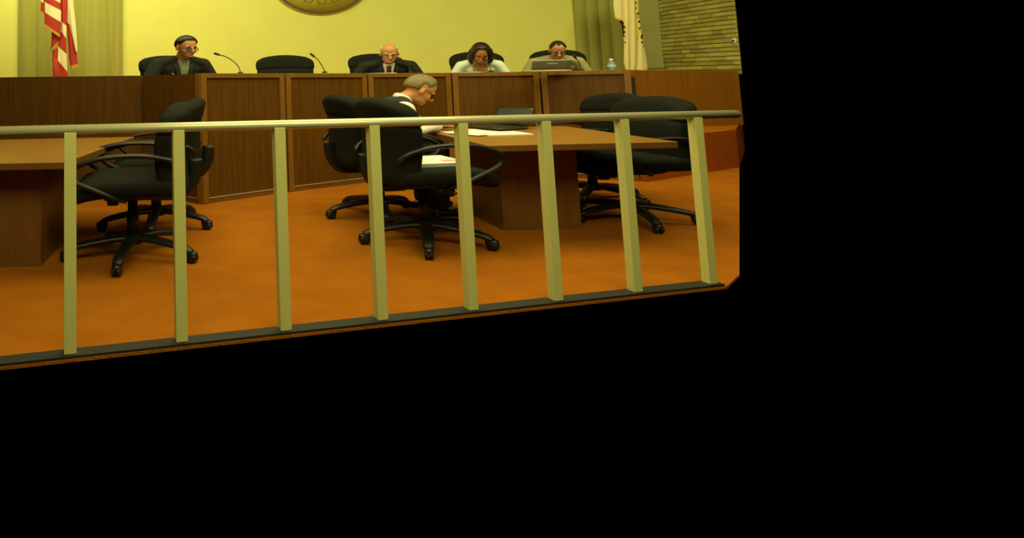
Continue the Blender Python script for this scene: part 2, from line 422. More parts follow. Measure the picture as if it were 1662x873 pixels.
# ------------------------------------------------------------------ railing
ra0, ra7 = at(114, 210.5, 2.87), at(1127, 186.5, 3.59)
rl = thing('guard_railing', (0, 0, 0), 'satin brass guard railing with square posts across the foreground', 'railing', scale=False)
mid = (ra0+ra7)/2; rl.location = (mid.x, mid.y, 0); off = Vector((mid.x, mid.y, 0))
dr = (ra7-ra0); e0 = ra0-dr*.2
tt = 1.0
while proj(ra0+dr*tt)[0] < R-5: tt += .001
e1 = ra0+dr*tt
sweep('handrail', [e0-off, e1-off], (.027, .0215), 'rail', rl, 24)
ang = math.atan2(dr.y, dr.x)
for i in range(-1, 8):
    p = ra0+dr*(i/7)-off
    o = box('post', -.026, .026, -.024, .024, .012, p.z-.012, 'post', rl, bv=.002)
    o.location = (p.x, p.y, 0); o.rotation_euler = (0, 0, ang)
o = box('floor_plate', -dr.length*.62, dr.length*.5+.05, -.04, .04, 0, .012, 'sill', rl, bv=.002); o.rotation_euler = (0, 0, ang)

# ------------------------------------------------------------------ chairs
def make_chair():
    root = thing('office_chair', (0, 0, 0), 'x', 'chair', 'black office chairs')
    for k in range(5):
        a = 2*math.pi*k/5
        v, f = sweepv(spline([(.02, 0, .125), (.12, 0, .118), (.22, 0, .100), (.285, 0, .082), (.312, 0, .062)], 4),
                      [(.036-.013*t/16, .025-.006*t/16) for t in range(17)], 10)
        Rz = Matrix.Rotation(a, 4, 'Z')
        lg = fixn(mk('base_leg', *xf((v, f), Rz), 'plastic', root, True))
        wh = [xf(lathev([(.006, -.02), (.027, -.019), (.03, -.012), (.03, -.005), (.006, -.004)], 14), Matrix.Translation((.315, 0, .0305)) @ Matrix.Rotation(math.pi/2, 4, 'X')),
              xf(lathev([(.006, .004), (.03, .005), (.03, .012), (.027, .019), (.006, .02)], 14), Matrix.Translation((.315, 0, .0305)) @ Matrix.Rotation(math.pi/2, 4, 'X')),
              rbox(.066, .042, .044, .02, 4, None, (.312, 0, .050))]
        fixn(mk('caster', *xf(join(*wh), Rz), 'plastic', lg, True))
    lathe('hub', [(.02, .085), (.05, .09), (.052, .13), (.042, .15), (.02, .152)], 'plastic', root)
    lathe('gas_column', [(.03, .14), (.03, .28), (.024, .285), (.024, .385)], 'plastic', root)
    mk('mechanism', *join(rbox(.2, .28, .05, .015, 4, None, (0, -.01, .402)), rbox(.05, .06, .07, .012, 3, None, (.06, .10, .35)),
                          sweepv([(.05, .02, .40), (.26, .03, .385)], (.007, .007), 8)), 'plastic', root, True)
    def ws(p):
        t = max(0, (p.y-.05)/.2)
        return (p.x*(1-.05*t), p.y, p.z-.05*t*t + .012*(abs(p.x)/.26)**2)
    fixn(mk('seat', *rbox(.53, .51, .115, .055, 10, ws, (0, .03, .475)), 'fabric', root, True))
    def wb(p):
        z = p.z; t = (z-.47)/.53
        wsc = .90+.11*min(1, max(0, t)*1.35) - .06*max(0, (t-.8)/.2)**2
        x = p.x*wsc
        y = p.y - .22 - .03*t + .05*(x/.27)**2 - .03*math.sin(t*math.pi)*-1
        if t > .5: z -= .055*(x/.27)**2*(t-.5)/.5
        return (x, y, z)
    fixn(mk('backrest', *rbox(.54, .12, .44, .055, 10, lambda p: wb(Vector((p.x, p.y, p.z+.64)))), 'fabric', root, True))
    fixn(mk('headrest', *rbox(.55, .125, .20, .058, 10, lambda p: wb(Vector((p.x, p.y, p.z+.90)))), 'fabric', root, True))
    sweep('back_bracket', spline([(0, -.10, .39), (0, -.24, .40), (0, -.30, .50), (0, -.31, .62)], 5), (.035, .012), 'plastic', root, 10, (1, 0, 0))
    for s in (-1, 1):
        pts = spline([(.255*s, -.25, .60), (.285*s, -.20, .655), (.295*s, -.08, .69), (.30*s, .08, .69), (.30*s, .20, .655), (.295*s, .262, .60), (.285*s, .235, .545), (.27*s, .15, .49), (.25*s, .06, .435), (.20*s, .02, .405)], 5)
        N = len(pts)-1
        sz = [((.015 if .12 < i/N < .58 else .014), (.014+.013*math.exp(-((i/N-.35)/.2)**4))) for i in range(N+1)]
        sweep('armrest', pts, sz, 'plastic', root, 10, (0, 0, 1) if False else (s, 0, .15))
    return root
chair0 = make_chair(); used = [False]
def chair(p, rz, label, grp, bz=None, z=0.0):
    if not used[0]: o = chair0; used[0] = True
    else: o = copy_tree(chair0)
    o.location = (p[0], p[1], z); o.rotation_euler = (0, 0, math.radians(rz))
    if bz is not None:                      # the wheeled base swivels on its own
        for ch in o.children:
            if ch.name.startswith('base_leg'): ch.rotation_euler = (0, 0, math.radians(bz-rz))
    o['label'] = label; o['group'] = grp; return o
gF = 'black office chairs around the tables'; gD = 'black high-backed chairs behind the dais'
# fwd is +Y local: rz=-90 faces right, 90 faces left, 180 faces the viewer
chair(fl(692, 393), -80, 'black office chair with papers on its seat, nearest the railing', gF, bz=-106)
chair(fl(618, 350), -80, 'black office chair the man in the vest sits in', gF, bz=-170)
chair(fl(216, 416), 93, 'front black office chair tucked at the left table', gF, bz=-96)
chair(fl(254, 367), 88, 'rear black office chair at the left table, mostly hidden', gF, bz=-20)
chair(fl(1023, 357), 97, 'black office chair right of the table, in front of the half hidden one', gF, bz=-100).scale.z = .94
chair(fl(964, 323), 96, 'black office chair behind the right table, half hidden', gF, bz=-60).scale.z = .94
def dpos(px, Y): a = at(px, 120, Y); return (a.x, a.y)
DY = {1: 7.35, 2: 8.2, 3: 8.45, 4: 8.4, 5: 8.2}
chair(dpos(288, 7.45), 206, 'black chair behind the man in glasses on the dais', gD, z=PZ)
chair(dpos(467, 8.15), 181, 'empty black high-backed chair on the dais', gD, z=PZ)
chair(dpos(622, 8.35), 186, 'black chair behind the bald man on the dais', gD, z=PZ)
chair(dpos(780, 8.35), 168, 'black chair behind the woman on the dais', gD, z=PZ).scale.x = S*.9
chair(dpos(914, 8.2), 164, 'black chair behind the man in the tan jacket', gD, z=PZ).scale.x = S*.88

# ------------------------------------------------------------------ tables
TZ = .67
def table(x0, x1, y0, y1, lx0, lx1, ly0, ly1, label, skew=0.0):
    cx, cy = (x0+x1)/2, (y0+y1)/2
    t = thing('meeting_table', (cx, cy, 0), label, 'table', 'walnut meeting tables', scale=False)
    o = mk('tabletop', [(a-cx+(skew*(1 if b > cy else -1) if a == x1 else 0), b-cy, c) for a, b, c in boxv(x0, x1, y0, y1, TZ-.042, TZ)], BF, 'table', t); o.data.materials.append(M['table_edge'])
    for p in o.data.polygons:
        if abs(p.normal.z) < .5: p.material_index = 1
    bevel(o, .004)
    mk('pedestal', [(a-cx, b-cy, c) for a, b, c in boxv(lx0, lx1, ly0, ly1, .03, TZ-.043)], BF, 'table_leg', t)
    mk('plinth', [(a-cx, b-cy, c) for a, b, c in boxv(lx0-.004, lx1+.004, ly0-.004, ly1+.004, 0, .03)], BF, 'table_edge', t)
    return t
lg0, lg1 = fl(818, 374), fl(936, 368)
tfl, tfr = pz(806, 236, TZ), pz(1072, 226, TZ)
table(tfl.x-.06, tfr.x, tfl.y, 5.75, lg0.x, lg1.x, lg0.y, lg0.y+.75, 'walnut meeting table the man in the vest works at')
tb = pz(106, 263, TZ); tf = pz(218, 222, TZ); ll = fl(66, 432)
table(-2.6, (tb.x+tf.x)/2, tb.y, tf.y, -2.1, ll.x, ll.y, ll.y+.8, 'walnut meeting table at the left edge, bare top', (tf.x-tb.x)/2)

# ------------------------------------------------------------------ small things on table, chair, dais
def sheet(name, p, w_, d_, rz, label, cat, m='paper', h=.004, grp=None, z=None):
    t = mk(name, boxv(-w_/2, w_/2, -d_/2, d_/2, 0, h), BF, m); t.location = p; t.rotation_euler = (0, 0, math.radians(rz)); t.scale = (S, S, 1)
    return tag(t, label, cat, grp)
sheet('paper_sheet', pz(752, 213.5, TZ+.001), .22, .28, -80, 'white paper sheet under the hand of the man in the vest', 'paper')
sheet('paper_sheet', pz(778, 217, TZ+.001)+Vector((0, 0, .0055)), .22, .28, -62, 'white paper sheet at the table edge behind a railing post', 'paper')
t = sheet('notepad', pz(815, 217.5, TZ+.001), .20, .26, -85, 'notepad with yellow marks in front of the open laptop', 'paper', h=.008)
for q in range(3): mk('yellow_mark', boxv(-.07, .05, -.09+q*.07, -.07+q*.07, .0081, .0086), BF, 'paper_y', t)
# papers on the chair seat
cB = fl(690, 392)
sp = Vector((cB.x+.05, cB.y-.02, .5365))
t = sheet('paper_stack', sp, .28, .30, 8, 'stack of white papers lying on the nearest black chair', 'papers', h=.022)
mk('pink_print', boxv(.04, .12, -.09, -.03, .0221, .0226), BF, 'paper_red', t)
mk('folder', boxv(-.15, .13, -.155, .15, -.006, -.0005), BF, 'laptop_edge', t)
# floor outlet under table
p = fl(786, 339); t = thing('floor_outlet', p, 'small brown floor outlet box under the right table', 'outlet')
mk('housing', *rbox(.085, .06, .045, .012, 4, None, (0, 0, .0235)), 'table', t, True)
mk('socket_plate', boxv(-.025, .025, -.0325, -.0300, .012, .034), BF, 'table_edge', t)

def laptop(p, rz, w_, d_, lid, ang_, label, silver, tz):
    t = thing('laptop', p, label, 'laptop', rz=rz)
    mk('base', *rbox(w_, d_, .02, .008, 5, None, (0, 0, .0105)), 'laptop_edge' if silver else 'keys', t, True)
    mk('keyboard', boxv(-w_*.42, w_*.42, -d_*.05, d_*.38, .0206, .0225), BF, 'keys', t)
    mk('touchpad', boxv(-w_*.12, w_*.12, -d_*.40, -d_*.12, .0206, .0212), BF, 'screen', t)
    Mx = Matrix.Translation((0, d_/2-.004, .021)) @ Matrix.Rotation(math.radians(ang_), 4, 'X')
    L = mk('lid', *xf(rbox(w_, .012, lid, .006, 5, None, (0, 0, lid/2)), Mx), 'laptop' if silver else 'black', t, True)
    mk('screen', *xf((boxv(-w_*.46, w_*.46, -.0072, -.0063, .02, lid-.015), BF), Mx), 'screen', L)
    if silver:
        mk('lid_edge', *xf((boxv(-w_*.5, w_*.5, -.007, .007, lid-.004, lid+.004), BF), Mx), 'laptop_edge', L)
        mk('logo', *xf((boxv(-.04, .04, .0063, .0070, lid*.62, lid*.72), BF), Mx), 'laptop_edge', L)
    return t
p = pz(806, 209, TZ); laptop((p.x, p.y, TZ+.001), -70, .29, .22, .165, -22, 'open black laptop on the right table', False, TZ)
p = at(886, 112, 7.0)
laptop((p.x, p.y, tE-.003), 176, .30, .20, .10, -14, 'open grey laptop on the dais before the tan jacket', True, tE)
for o_ in (): pass

# bottle
p = at(993, 112, 7.4); bt = thing('water_bottle', (p.x, p.y, tE-.003), 'clear plastic water bottle standing on the dais', 'bottle')
lathe('bottle_body', [(.028, .001), (.032, .006), (.032, .03), (.030, .035), (.032, .04), (.032, .066), (.028, .086), (.014, .104), (.0125, .112)], 'bottle', bt)
lathe('cap', [(.015, .1125), (.0155, .115), (.0155, .127), (.013, .129)], 'cap', bt)
lathe('label_band', [(.0325, .034), (.0328, .036), (.0328, .060), (.0325, .062)], 'label', bt)
# dark folder on right wing + switch plate
p = at(1067, 112.3, YR+.15); t = thing('dark_folder', (p.x, p.y, zt(ra, 113)+.0005), 'dark folder lying on the right wing by the flag', 'folder')
mk('cover', *rbox(.11, .16, .012, .004, 3, None, (0, 0, .0065)), 'black', t); mk('pages', boxv(-.05, .052, -.076, .076, .003, .010), BF, 'paper', t)
sy = YE+.045; sp = at(1197, 66, 1); z_ = zt((XW, sy), 66)
t = thing('switch_plate', (XW-.013, sy, z_-.04), 'small white switch plate on the brick wall', 'switch', scale=False)
mk('plate', *rbox(.012, .07, .075, .005, 4, None, (0, 0, .04)), 'white', t, True); mk('toggle', boxv(-.016, -.006, -.014, .014, .025, .05), BF, 'black', t)

# microphones
def mic(base, pts, label, hd):
    t = thing('gooseneck_microphone', base, label, 'microphone', 'gooseneck microphones on the dais', scale=False)
    b = Vector(base); P = [Vector(q)-b for q in pts]
    lathe('mic_base', [(.03, .0), (.03, .012), (.02, .02), (.006, .022)], 'black', t, 18)
    sweep('gooseneck', spline([(0, 0, .02)]+P, 6), .0055, 'black', t, 8, (0, 1, 0))
    d = (P[-1]-P[-2]).normalized(); e = P[-1]
    sweep('mic_head', [e-d*.005, e, e+d*.012, e+d*.045, e+d*.058, e+d*.062], [.006, .010, .013, .013, .009, .004], 'black', t, 12, (0, 1, 0))
def micpx(px, Y, zb, path, label):
    b = at(px, 116, Y); mic((b.x, b.y, zb-.004), [at(x, y, Y+.02) for x, y in path], label, 0)
micpx(390, 6.75, tA+(tB-tA)*.4, [(387, 108), (378, 99), (366, 92), (356, 89)], 'gooseneck microphone bending left beside the man in glasses')
micpx(527, 7.35, tB, [(522, 106), (515, 96), (510, 92)], 'gooseneck microphone beside the empty chair')
micpx(666, 7.6, tC, [(664, 110), (658, 103), (651, 98)], 'gooseneck microphone in front of the bald man')
micpx(797, 7.6, tD, [(796, 110), (793, 104), (787, 98)], 'gooseneck microphone in front of the woman')
micpx(943, 7.5, tE, [(942, 108), (939, 100), (935, 95)], 'gooseneck microphone in front of the tan jacket')
# papers on the dais
for px, Y, zz, ww, lb in ((618, 7.62, tC, .2, 'white paper in front of the bald man on the dais'), (352, 6.85, tB+.004, .14, 'pale paper at the elbow of the man in glasses'), (752, 7.62, tD, .18, 'white paper in front of the woman on the dais')):
    q = at(px, 115, Y); sheet('paper_sheet', (q.x, q.y, zz-.004), ww, .2, 6, lb, 'paper', h=.006)

# ------------------------------------------------------------------ flags
def flag_panel(nm, root, rows, m_list, Y, th=.008, wave=.02, nx=8):
    """rows: list of (xl, yl, xr, yr) in picture units down the fold; m_list: one material per band"""
    o = root.location; mats = []
    for mm in m_list:
        if mm not in mats: mats.append(mm)
    V = []; F = []; MI = []
    n = nx+1
    for dy in (0, th):
        for (xl, yl, xr, yr) in rows:
            for i in range(n):
                t = i/nx; q = at(xl+(xr-xl)*t, yl+(yr-yl)*t, Y)
                V.append((q.x-o.x, Y-o.y + dy - wave*math.sin(math.pi*t) + .006*math.sin(t*9+yl*.02), q.z-o.z))
    K = len(rows)*n
    for r in range(len(rows)-1):
        for i in range(nx):
            a = r*n+i
            F.append((a, a+n, a+n+1, a+1)); MI.append(mats.index(m_list[r]))
            F.append((K+a, K+a+1, K+a+n+1, K+a+n)); MI.append(mats.index(m_list[r]))
        F.append((r*n, K+r*n, K+r*n+n, r*n+n)); MI.append(mats.index(m_list[r]))
        b = r*n+nx; F.append((b, b+n, K+b+n, K+b)); MI.append(mats.index(m_list[r]))
    me = mk(nm, V, F, None, root, True)
    for mm in mats: me.data.materials.append(M[mm])
    for p, i in zip(me.data.polygons, MI): p.material_index = i
    return me
YF = 9.6
q = at(104, 100, YF+.06)
fr = thing('striped_flag', (q.x, YF+.06, PZ), 'red and cream striped flag with gold fringe on a staff', 'flag', scale=False)
lathe('flag_base', [(.16, .001), (.16, .02), (.10, .05), (.03, .07), (.025, .12)], 'gold', fr)
sweep('staff', [(0, 0, .1), (0, 0, 2.35)], .016, 'wood_edge', fr)
flag_panel('fold', fr, [(66, -26, 98, -10), (67, -12, 98, 5), (72, 3, 99, 17), (72.5, 20, 99, 36), (72, 38, 98, 56), (71.5, 41.5, 97, 61)], ['cream', 'red', 'cream', 'red', 'fringe'], YF-.10, wave=.03)
flag_panel('fold', fr, [(66, -10, 74, -6), (66.5, 3, 73, 5), (66, 17, 73, 22), (66.5, 21, 73, 26.5)], ['cream', 'red', 'fringe'], YF-.07, wave=.01)
flag_panel('fold', fr, [(96, -26, 109, -14), (97, -12, 109, 2), (98, 4, 109, 18), (99, 34, 108, 42), (101, 52, 107, 62), (96, 54, 108, 82), (94, 74, 108, 88), (94, 97, 109, 116), (86, 92, 110, 118), (86, 126, 112, 130)], ['red', 'red', 'red', 'cream', 'red', 'red', 'cream', 'red', 'red'], YF-.06, wave=.02)
flag_panel('fold', fr, [(84, 50, 97, 54), (83, 68, 97, 63), (82, 82, 96, 65), (82, 86, 96, 68)], ['red', 'red', 'fringe'], YF-.05, wave=.01)
flag_panel('fold', fr, [(85, 82, 94, 78), (85, 101, 94, 110), (85, 106, 93, 114), (86, 126, 93, 126)], ['red', 'fringe', 'red'], YF-.04, wave=.01)
flag_panel('fold', fr, [(107, -26, 115, -26), (108, 0, 118, 0), (108, 35, 123, 48), (108, 38, 124, 80), (112, 96, 125, 92), (114, 107, 126, 104), (113, 111.5, 126.5, 109)], ['cream', 'cream', 'red', 'red', 'red', 'fringe'], YF-.04, wave=.03)
flag_panel('fold', fr, [(112, -26, 118, -26), (110, 5, 119, 5), (113, 40, 123, 40), (120, 72, 125.5, 72), (123, 84, 125.5, 84)], ['cream']*4, YF-.085, wave=.02)
q = at(1022, 100, YF+.05)
fb = thing('cream_banner_flag', (q.x, YF+.05, PZ), 'cream flag with black and gold lettering hanging before the pilaster', 'flag', scale=False)
lathe('flag_base', [(.16, .001), (.16, .02), (.10, .05), (.03, .07), (.025, .12)], 'gold', fb)
sweep('staff', [(0, 0, .1), (0, 0, 2.35)], .016, 'wood_edge', fb)
flag_panel('fold', fb, [(999, -20, 1014, -20), (995.5, 5, 1014, 5), (997, 18, 1013, 20), (998.5, 28, 1013, 33), (1000, 31, 1013, 36.5)], ['banner', 'banner', 'banner', 'banner_y'], YF-.08, wave=.03)
flag_panel('fold', fb, [(1006, 34, 1016, 34), (1010, 40, 1016, 42), (1012, 60, 1016, 60), (1013, 70, 1016, 70)], ['ink', 'ink', 'banner'], YF-.02, wave=.01)
flag_panel('fold', fb, [(1012, -20, 1019, -20), (1013, 30, 1020, 30), (1013.5, 70, 1021, 70), (1013, 100, 1022, 100), (1015, 111, 1022, 112), (1016, 114, 1022, 116)], ['banner']*4+['cream'], YF-.09, wave=.035)
flag_panel('fold', fb, [(1018, -20, 1030, -20), (1019, 30, 1033, 30), (1020, 70, 1034, 70), (1021, 100, 1034, 100), (1020, 111, 1032, 112), (1020, 114, 1031, 118)], ['banner']*4+['cream'], YF-.05, wave=.045)
flag_panel('fold', fb, [(1028, -20, 1034, -20), (1030, 20, 1037, 20), (1033, 50, 1041, 50), (1037, 74, 1045, 74), (1038, 75.2, 1046, 75.2)], ['banner_y', 'banner_y', 'banner_y', 'ink'], YF-.045, wave=.01)
flag_panel('fold', fb, [(1030, -20, 1033, -20), (1031, 30, 1037, 30), (1034, 74, 1045.5, 75.6), (1033, 95, 1049, 95), (1032, 122, 1053, 122)], ['banner', 'banner', 'banner', 'banner'], YF-.03, wave=.03)
for (a, b, c, d) in ((1031, 3, 1034.5, 6), (1032, 11, 1034, 15), (1034, 20, 1037.5, 24), (1034.5, 26, 1036, 29.5), (1036, 33, 1039.5, 37), (1037, 44, 1040, 48), (1040, 56, 1043.5, 63), (1040.5, 67, 1044, 70)):
    flag_panel('letter_stroke', fb, [(a+1, b, c, b+.4), (a, d-.6, c-1.2, d)], ['ink'], YF-.068, th=.004, wave=0, nx=2)
for (a, b, c, d) in ((1012, 42, 1014.5, 46), (1012, 50, 1014.5, 54), (1012.5, 58, 1015, 59.5), (1012.5, 67.5, 1015.5, 69)):
    flag_panel('letter_stroke', fb, [(a, b, c, b), (a, d, c, d)], ['ink'], YF-.135, th=.004, wave=0, nx=2)

#PEOPLE
# ------------------------------------------------------------------ people
def ell(c, r, Rm=None, nu=18, nv=12):
    v = []; f = []
    for i in range(nv+1):
        th = math.pi*i/nv
        for k in range(nu):
            a = 2*math.pi*k/nu
            p = Vector((r[0]*math.sin(th)*math.cos(a), r[1]*math.sin(th)*math.sin(a), r[2]*math.cos(th)))
            if Rm: p = Rm @ p
            v.append(p+Vector(c))
    for i in range(nv):
        for k in range(nu): f.append((i*nu+k, (i+1)*nu+k, (i+1)*nu+(k+1) % nu, i*nu+(k+1) % nu))
    return v, f
def capsule(p, r, q, s, n=14):
    p = Vector(p); q = Vector(q); d = (q-p); L = d.length; d.normalize()
    pts = []; rad = []
    for a in (0, 25, 50, 72, 90):
        t = math.radians(a); pts.append(p-d*(r*math.cos(t))); rad.append(max(r*math.sin(t), .0008))
    for a in (90, 72, 50, 25, 0):
        t = math.radians(a); pts.append(q+d*(s*math.cos(t))); rad.append(max(s*math.sin(t), .0008))
    u = Vector((0, 0, 1)) if abs(d.z) < .9 else Vector((1, 0, 0))
    s1 = d.cross(u).normalized(); b1 = s1.cross(d); v = []; f = []
    for c, rr in zip(pts, rad):
        for k in range(n):
            a = 2*math.pi*k/n; v.append(c+s1*(rr*math.cos(a))+b1*(rr*math.sin(a)))
    for i in range(len(pts)-1):
        for k in range(n): f.append((i*n+k, i*n+(k+1) % n, (i+1)*n+(k+1) % n, (i+1)*n+k))
    f.append(tuple(range(n))[::-1]); f.append(tuple(range((len(pts)-1)*n, len(pts)*n)))
    return v, f
def chainv(pts, rad):
    return [capsule(pts[i], rad[i], pts[i+1], rad[i+1]) for i in range(len(pts)-1)]
def torso_loft(rings, n=22):
    """rings: (centre, half width, half depth, axis tilt matrix)"""
    v = []; f = []
    for c, a, b, Rm in rings:
        for k in range(n):
            t = 2*math.pi*k/n; cx, sx = math.cos(t), math.sin(t)
            e = .8; p = Vector((a*math.copysign(abs(cx)**e, cx), b*math.copysign(abs(sx)**e, sx), 0))
            v.append(Rm @ p + Vector(c))
    for i in range(len(rings)-1):
        for k in range(n): f.append((i*n+k, i*n+(k+1) % n, (i+1)*n+(k+1) % n, (i+1)*n+k))
    f.append(tuple(range(n))[::-1]); f.append(tuple(range((len(rings)-1)*n, len(rings)*n)))
    return v, f
def fuse(name, prims, m, parent, voxel=.007, sm=4, fac=.5):
    v, f = join(*prims)
    o = mk('tmp', v, f, None); fixn(o)
    r = o.modifiers.new('r', 'REMESH'); r.mode = 'VOXEL'; r.voxel_size = voxel; r.use_smooth_shade = True
    s_ = o.modifiers.new('s', 'SMOOTH'); s_.factor = fac; s_.iterations = sm
    dg = bpy.context.evaluated_depsgraph_get(); dg.update()
    me = bpy.data.meshes.new_from_object(o.evaluated_get(dg))
    bpy.data.objects.remove(o)
    me.name = name; me.materials.clear(); me.materials.append(M[m])
    for p in me.polygons: p.use_smooth = True
    x = bpy.data.objects.new(name, me); COL.objects.link(x); x.parent = parent
    return x
def bvh_of(*obs):
    V = []; F = []
    for o in obs:
        b = len(V); V += [v.co.copy() for v in o.data.vertices]; F += [tuple(i+b for i in p.vertices) for p in o.data.polygons]
    return BVHTree.FromPolygons(V, F)
def drape(name, tree, quad, m, parent, Mx, off=.004, nx=5, nz=10, th=.006):
    """cloth patch laid on the chest: quad = 4 corners (x, z) in the torso frame Mx, found on the surface from the front"""
    V = []; F = []; inv = Mx.to_3x3(); dirn = (inv @ Vector((0, -1, 0))).normalized()
    n = nx+1; top = []
    for j in range(nz+1):
        for i in range(n):
            s, t = i/nx, j/nz
            x = (quad[0][0]*(1-s)+quad[1][0]*s)*(1-t)+(quad[3][0]*(1-s)+quad[2][0]*s)*t
            z = (quad[0][1]*(1-s)+quad[1][1]*s)*(1-t)+(quad[3][1]*(1-s)+quad[2][1]*s)*t
            o = Mx @ Vector((x, .6, z)); hit = tree.ray_cast(o, dirn)
            p = hit[0] if hit[0] is not None else Mx @ Vector((x, .10, z))
            top.append(p - dirn*off)
    V = top + [p + dirn*th for p in top]; K = len(top)
    for j in range(nz):
        for i in range(nx):
            a = j*n+i; F.append((a, a+1, a+n+1, a+n)); F.append((K+a, K+a+n, K+a+n+1, K+a+1))
    for i in range(nx):
        F.append((i, K+i, K+i+1, i+1)); a = nz*n+i; F.append((a, a+1, K+a+1, K+a))
    for j in range(nz):
        a = j*n; F.append((a, a+n, K+a+n, K+a)); a = j*n+nx; F.append((a, K+a, K+a+n, a+n))
    return fixn(mk(name, V, F, m, parent, True))
def hand(W, dirn, palm, side, curl=.6):
    """five fingers from a palm; W wrist, dirn pointing along the hand, palm = direction the palm faces"""
    d = Vector(dirn).normalized(); pn = Vector(palm); pn = (pn-d*pn.dot(d)).normalized(); sd = d.cross(pn)*side
    W = Vector(W); P = []
    for k in range(4):
        o = (k-1.5)*.020
        P.append(capsule(W+d*.012+sd*(o*.7), .016, W+d*.085+sd*o, .0125))
        L = (.072, .082, .077, .060)[k]; a = W+d*.088+sd*o
        c1 = (d*math.cos(curl*.5)+pn*math.sin(curl*.5)); c2 = (d*math.cos(curl*1.3)+pn*math.sin(curl*1.3)); c3 = (d*math.cos(curl*2.0)+pn*math.sin(curl*2.0))
        b = a+c1*L*.48; c = b+c2*L*.30; e = c+c3*L*.22
        P += chainv([a, b, c, e], [.0098, .0088, .008, .007])
    t0 = W+d*.022-sd*.026; t1 = t0+(d*.7-sd*.62+pn*.25)*.042; t2 = t1+(d*.93-sd*.1+pn*.35)*.032; t3 = t2+(d*.9+sd*.1+pn*.35)*.024
    P += chainv([t0, t1, t2, t3], [.015, .0115, .010, .008])
    return P
def person(loc, rz, label, lean=18, crouch=.0, head=(20, 0, 0), hair='hair_black', style='short', skin='skin', top='jacket', topm='suit',
           shirtm='shirt', lap='suit_lapel', tie=None, elbows=None, wrists=None, sh=.185, fat=1.0, glasses=None, voxel=.0075, seat=.50, hscale=1.0, handcurl=.6, neckf=.0, zs=.9, xs=1.0, palm=(0, 0, -1)):
    root = thing('person', loc, label, 'person', 'seated people', rz=rz); root.scale.z = zs; root.scale.x = S*xs
    hip = Vector((0, -.06, seat+.085))
    T = Matrix.Translation(hip) @ Matrix.Rotation(-math.radians(lean), 4, 'X')         # torso frame: z up the spine
    def tp(x, y, z): return T @ Vector((x, y, z))
    RT = T.to_3x3()
    L = .47
    neck = tp(0, -.01, L+.01)
    base_n = neck; skull = tp(0, .035+neckf, L+.085)
    Hd = Matrix.Translation(skull) @ Matrix.Rotation(math.radians(head[1]), 4, 'Z') @ Matrix.Rotation(-math.radians(head[0]), 4, 'X') @ Matrix.Rotation(math.radians(head[2]), 4, 'Y') @ Matrix.Scale(hscale, 4)
    def h(vf): return xf(vf, Hd)
    shs = [tp(-sh, 0, L-.06), tp(sh, 0, L-.06)]
    elbows = [Vector(e) for e in (elbows or [(-.26, .14, seat+.22), (.26, .14, seat+.22)])]
    wrists = [Vector(e) for e in (wrists or [(-.14, .36, seat+.25), (.14, .36, seat+.25)])]
    hips = [hip+Vector((-.09, .02, -.01)), hip+Vector((.09, .02, -.01))]
    knees = [Vector((-.13, .40, seat+.03)), Vector((.13, .40, seat+.03))]
    ankles = [Vector((-.13, .40, .09)), Vector((.13, .40, .09))]
    # ---- skin: one continuous body with head, neck and hands
    P = [torso_loft([(tp(0, 0, -.06), .12, .08, RT), (tp(0, 0, .1), .12*fat, .085*fat, RT), (tp(0, 0, .3), .135, .085, RT), (tp(0, -.005, L-.05), .13, .07, RT), (tp(0, -.01, L), .06, .05, RT)])]
    P += chainv([neck-(skull-neck)*.5, neck, skull+Hd.to_3x3() @ Vector((0, -.015, .02))], [.045, .052, .054])
    P += [h(ell((0, -.008, .112), (.077, .097, .093))), h(ell((0, .028, .06), (.063, .064, .086))), h(ell((0, .038, .004), (.052, .052, .038))),
          h(ell((0, .078, -.014), (.024, .020, .020))), h(ell((.037, .06, .042), (.027, .026, .026))), h(ell((-.037, .06, .042), (.027, .026, .026))),
          h(capsule((-.042, .078, .094), .011, (.042, .078, .094), .011)), h(capsule((0, .090, .086), .010, (0, .119, .047), .0145)),
          h(ell((.012, .102, .042), (.010, .010, .009))), h(ell((-.012, .102, .042), (.010, .010, .009))),
          h(ell((0, .091, .016), (.021, .012, .007))), h(ell((0, .089, .004), (.019, .012, .008))),
          h(ell((.079, -.008, .06), (.010, .019, .029))), h(ell((-.079, -.008, .06), (.010, .019, .029)))]
    for i, sd in ((0, 1), (1, -1)):
        P += chainv([shs[i], elbows[i], wrists[i]], [.048, .04, .028])
        P += hand(wrists[i], wrists[i]-elbows[i]+Vector((0, .05, -.01)), palm, -sd, handcurl)
        P += chainv([hips[i], knees[i], ankles[i]], [.07, .05, .038]); P += chainv([ankles[i]+Vector((0, -.03, -.04)), ankles[i]+Vector((0, .15, -.055))], [.033, .028])
    body = fuse('body', P, skin, root, voxel, 3)
    # ---- face details
    fh = lambda nm, vf, m: fixn(mk(nm, *h(vf), m, root, True))
    for s in (-1, 1):
        fh('eye', ell((s*.031, .0835, .072), (.013, .010, .0055)), 'eye')
        fh('eyebrow', sweepv([(s*.012, .0905, .094), (s*.030, .0905, .101), (s*.050, .077, .096)], [(.004, .004), (.0055, .005), (.003, .003)], 8), hair if hair != 'hair_grey' else 'hair_grey')
    fh('lips', ell((0, .0985, .010), (.020, .0065, .0055)), 'lip')
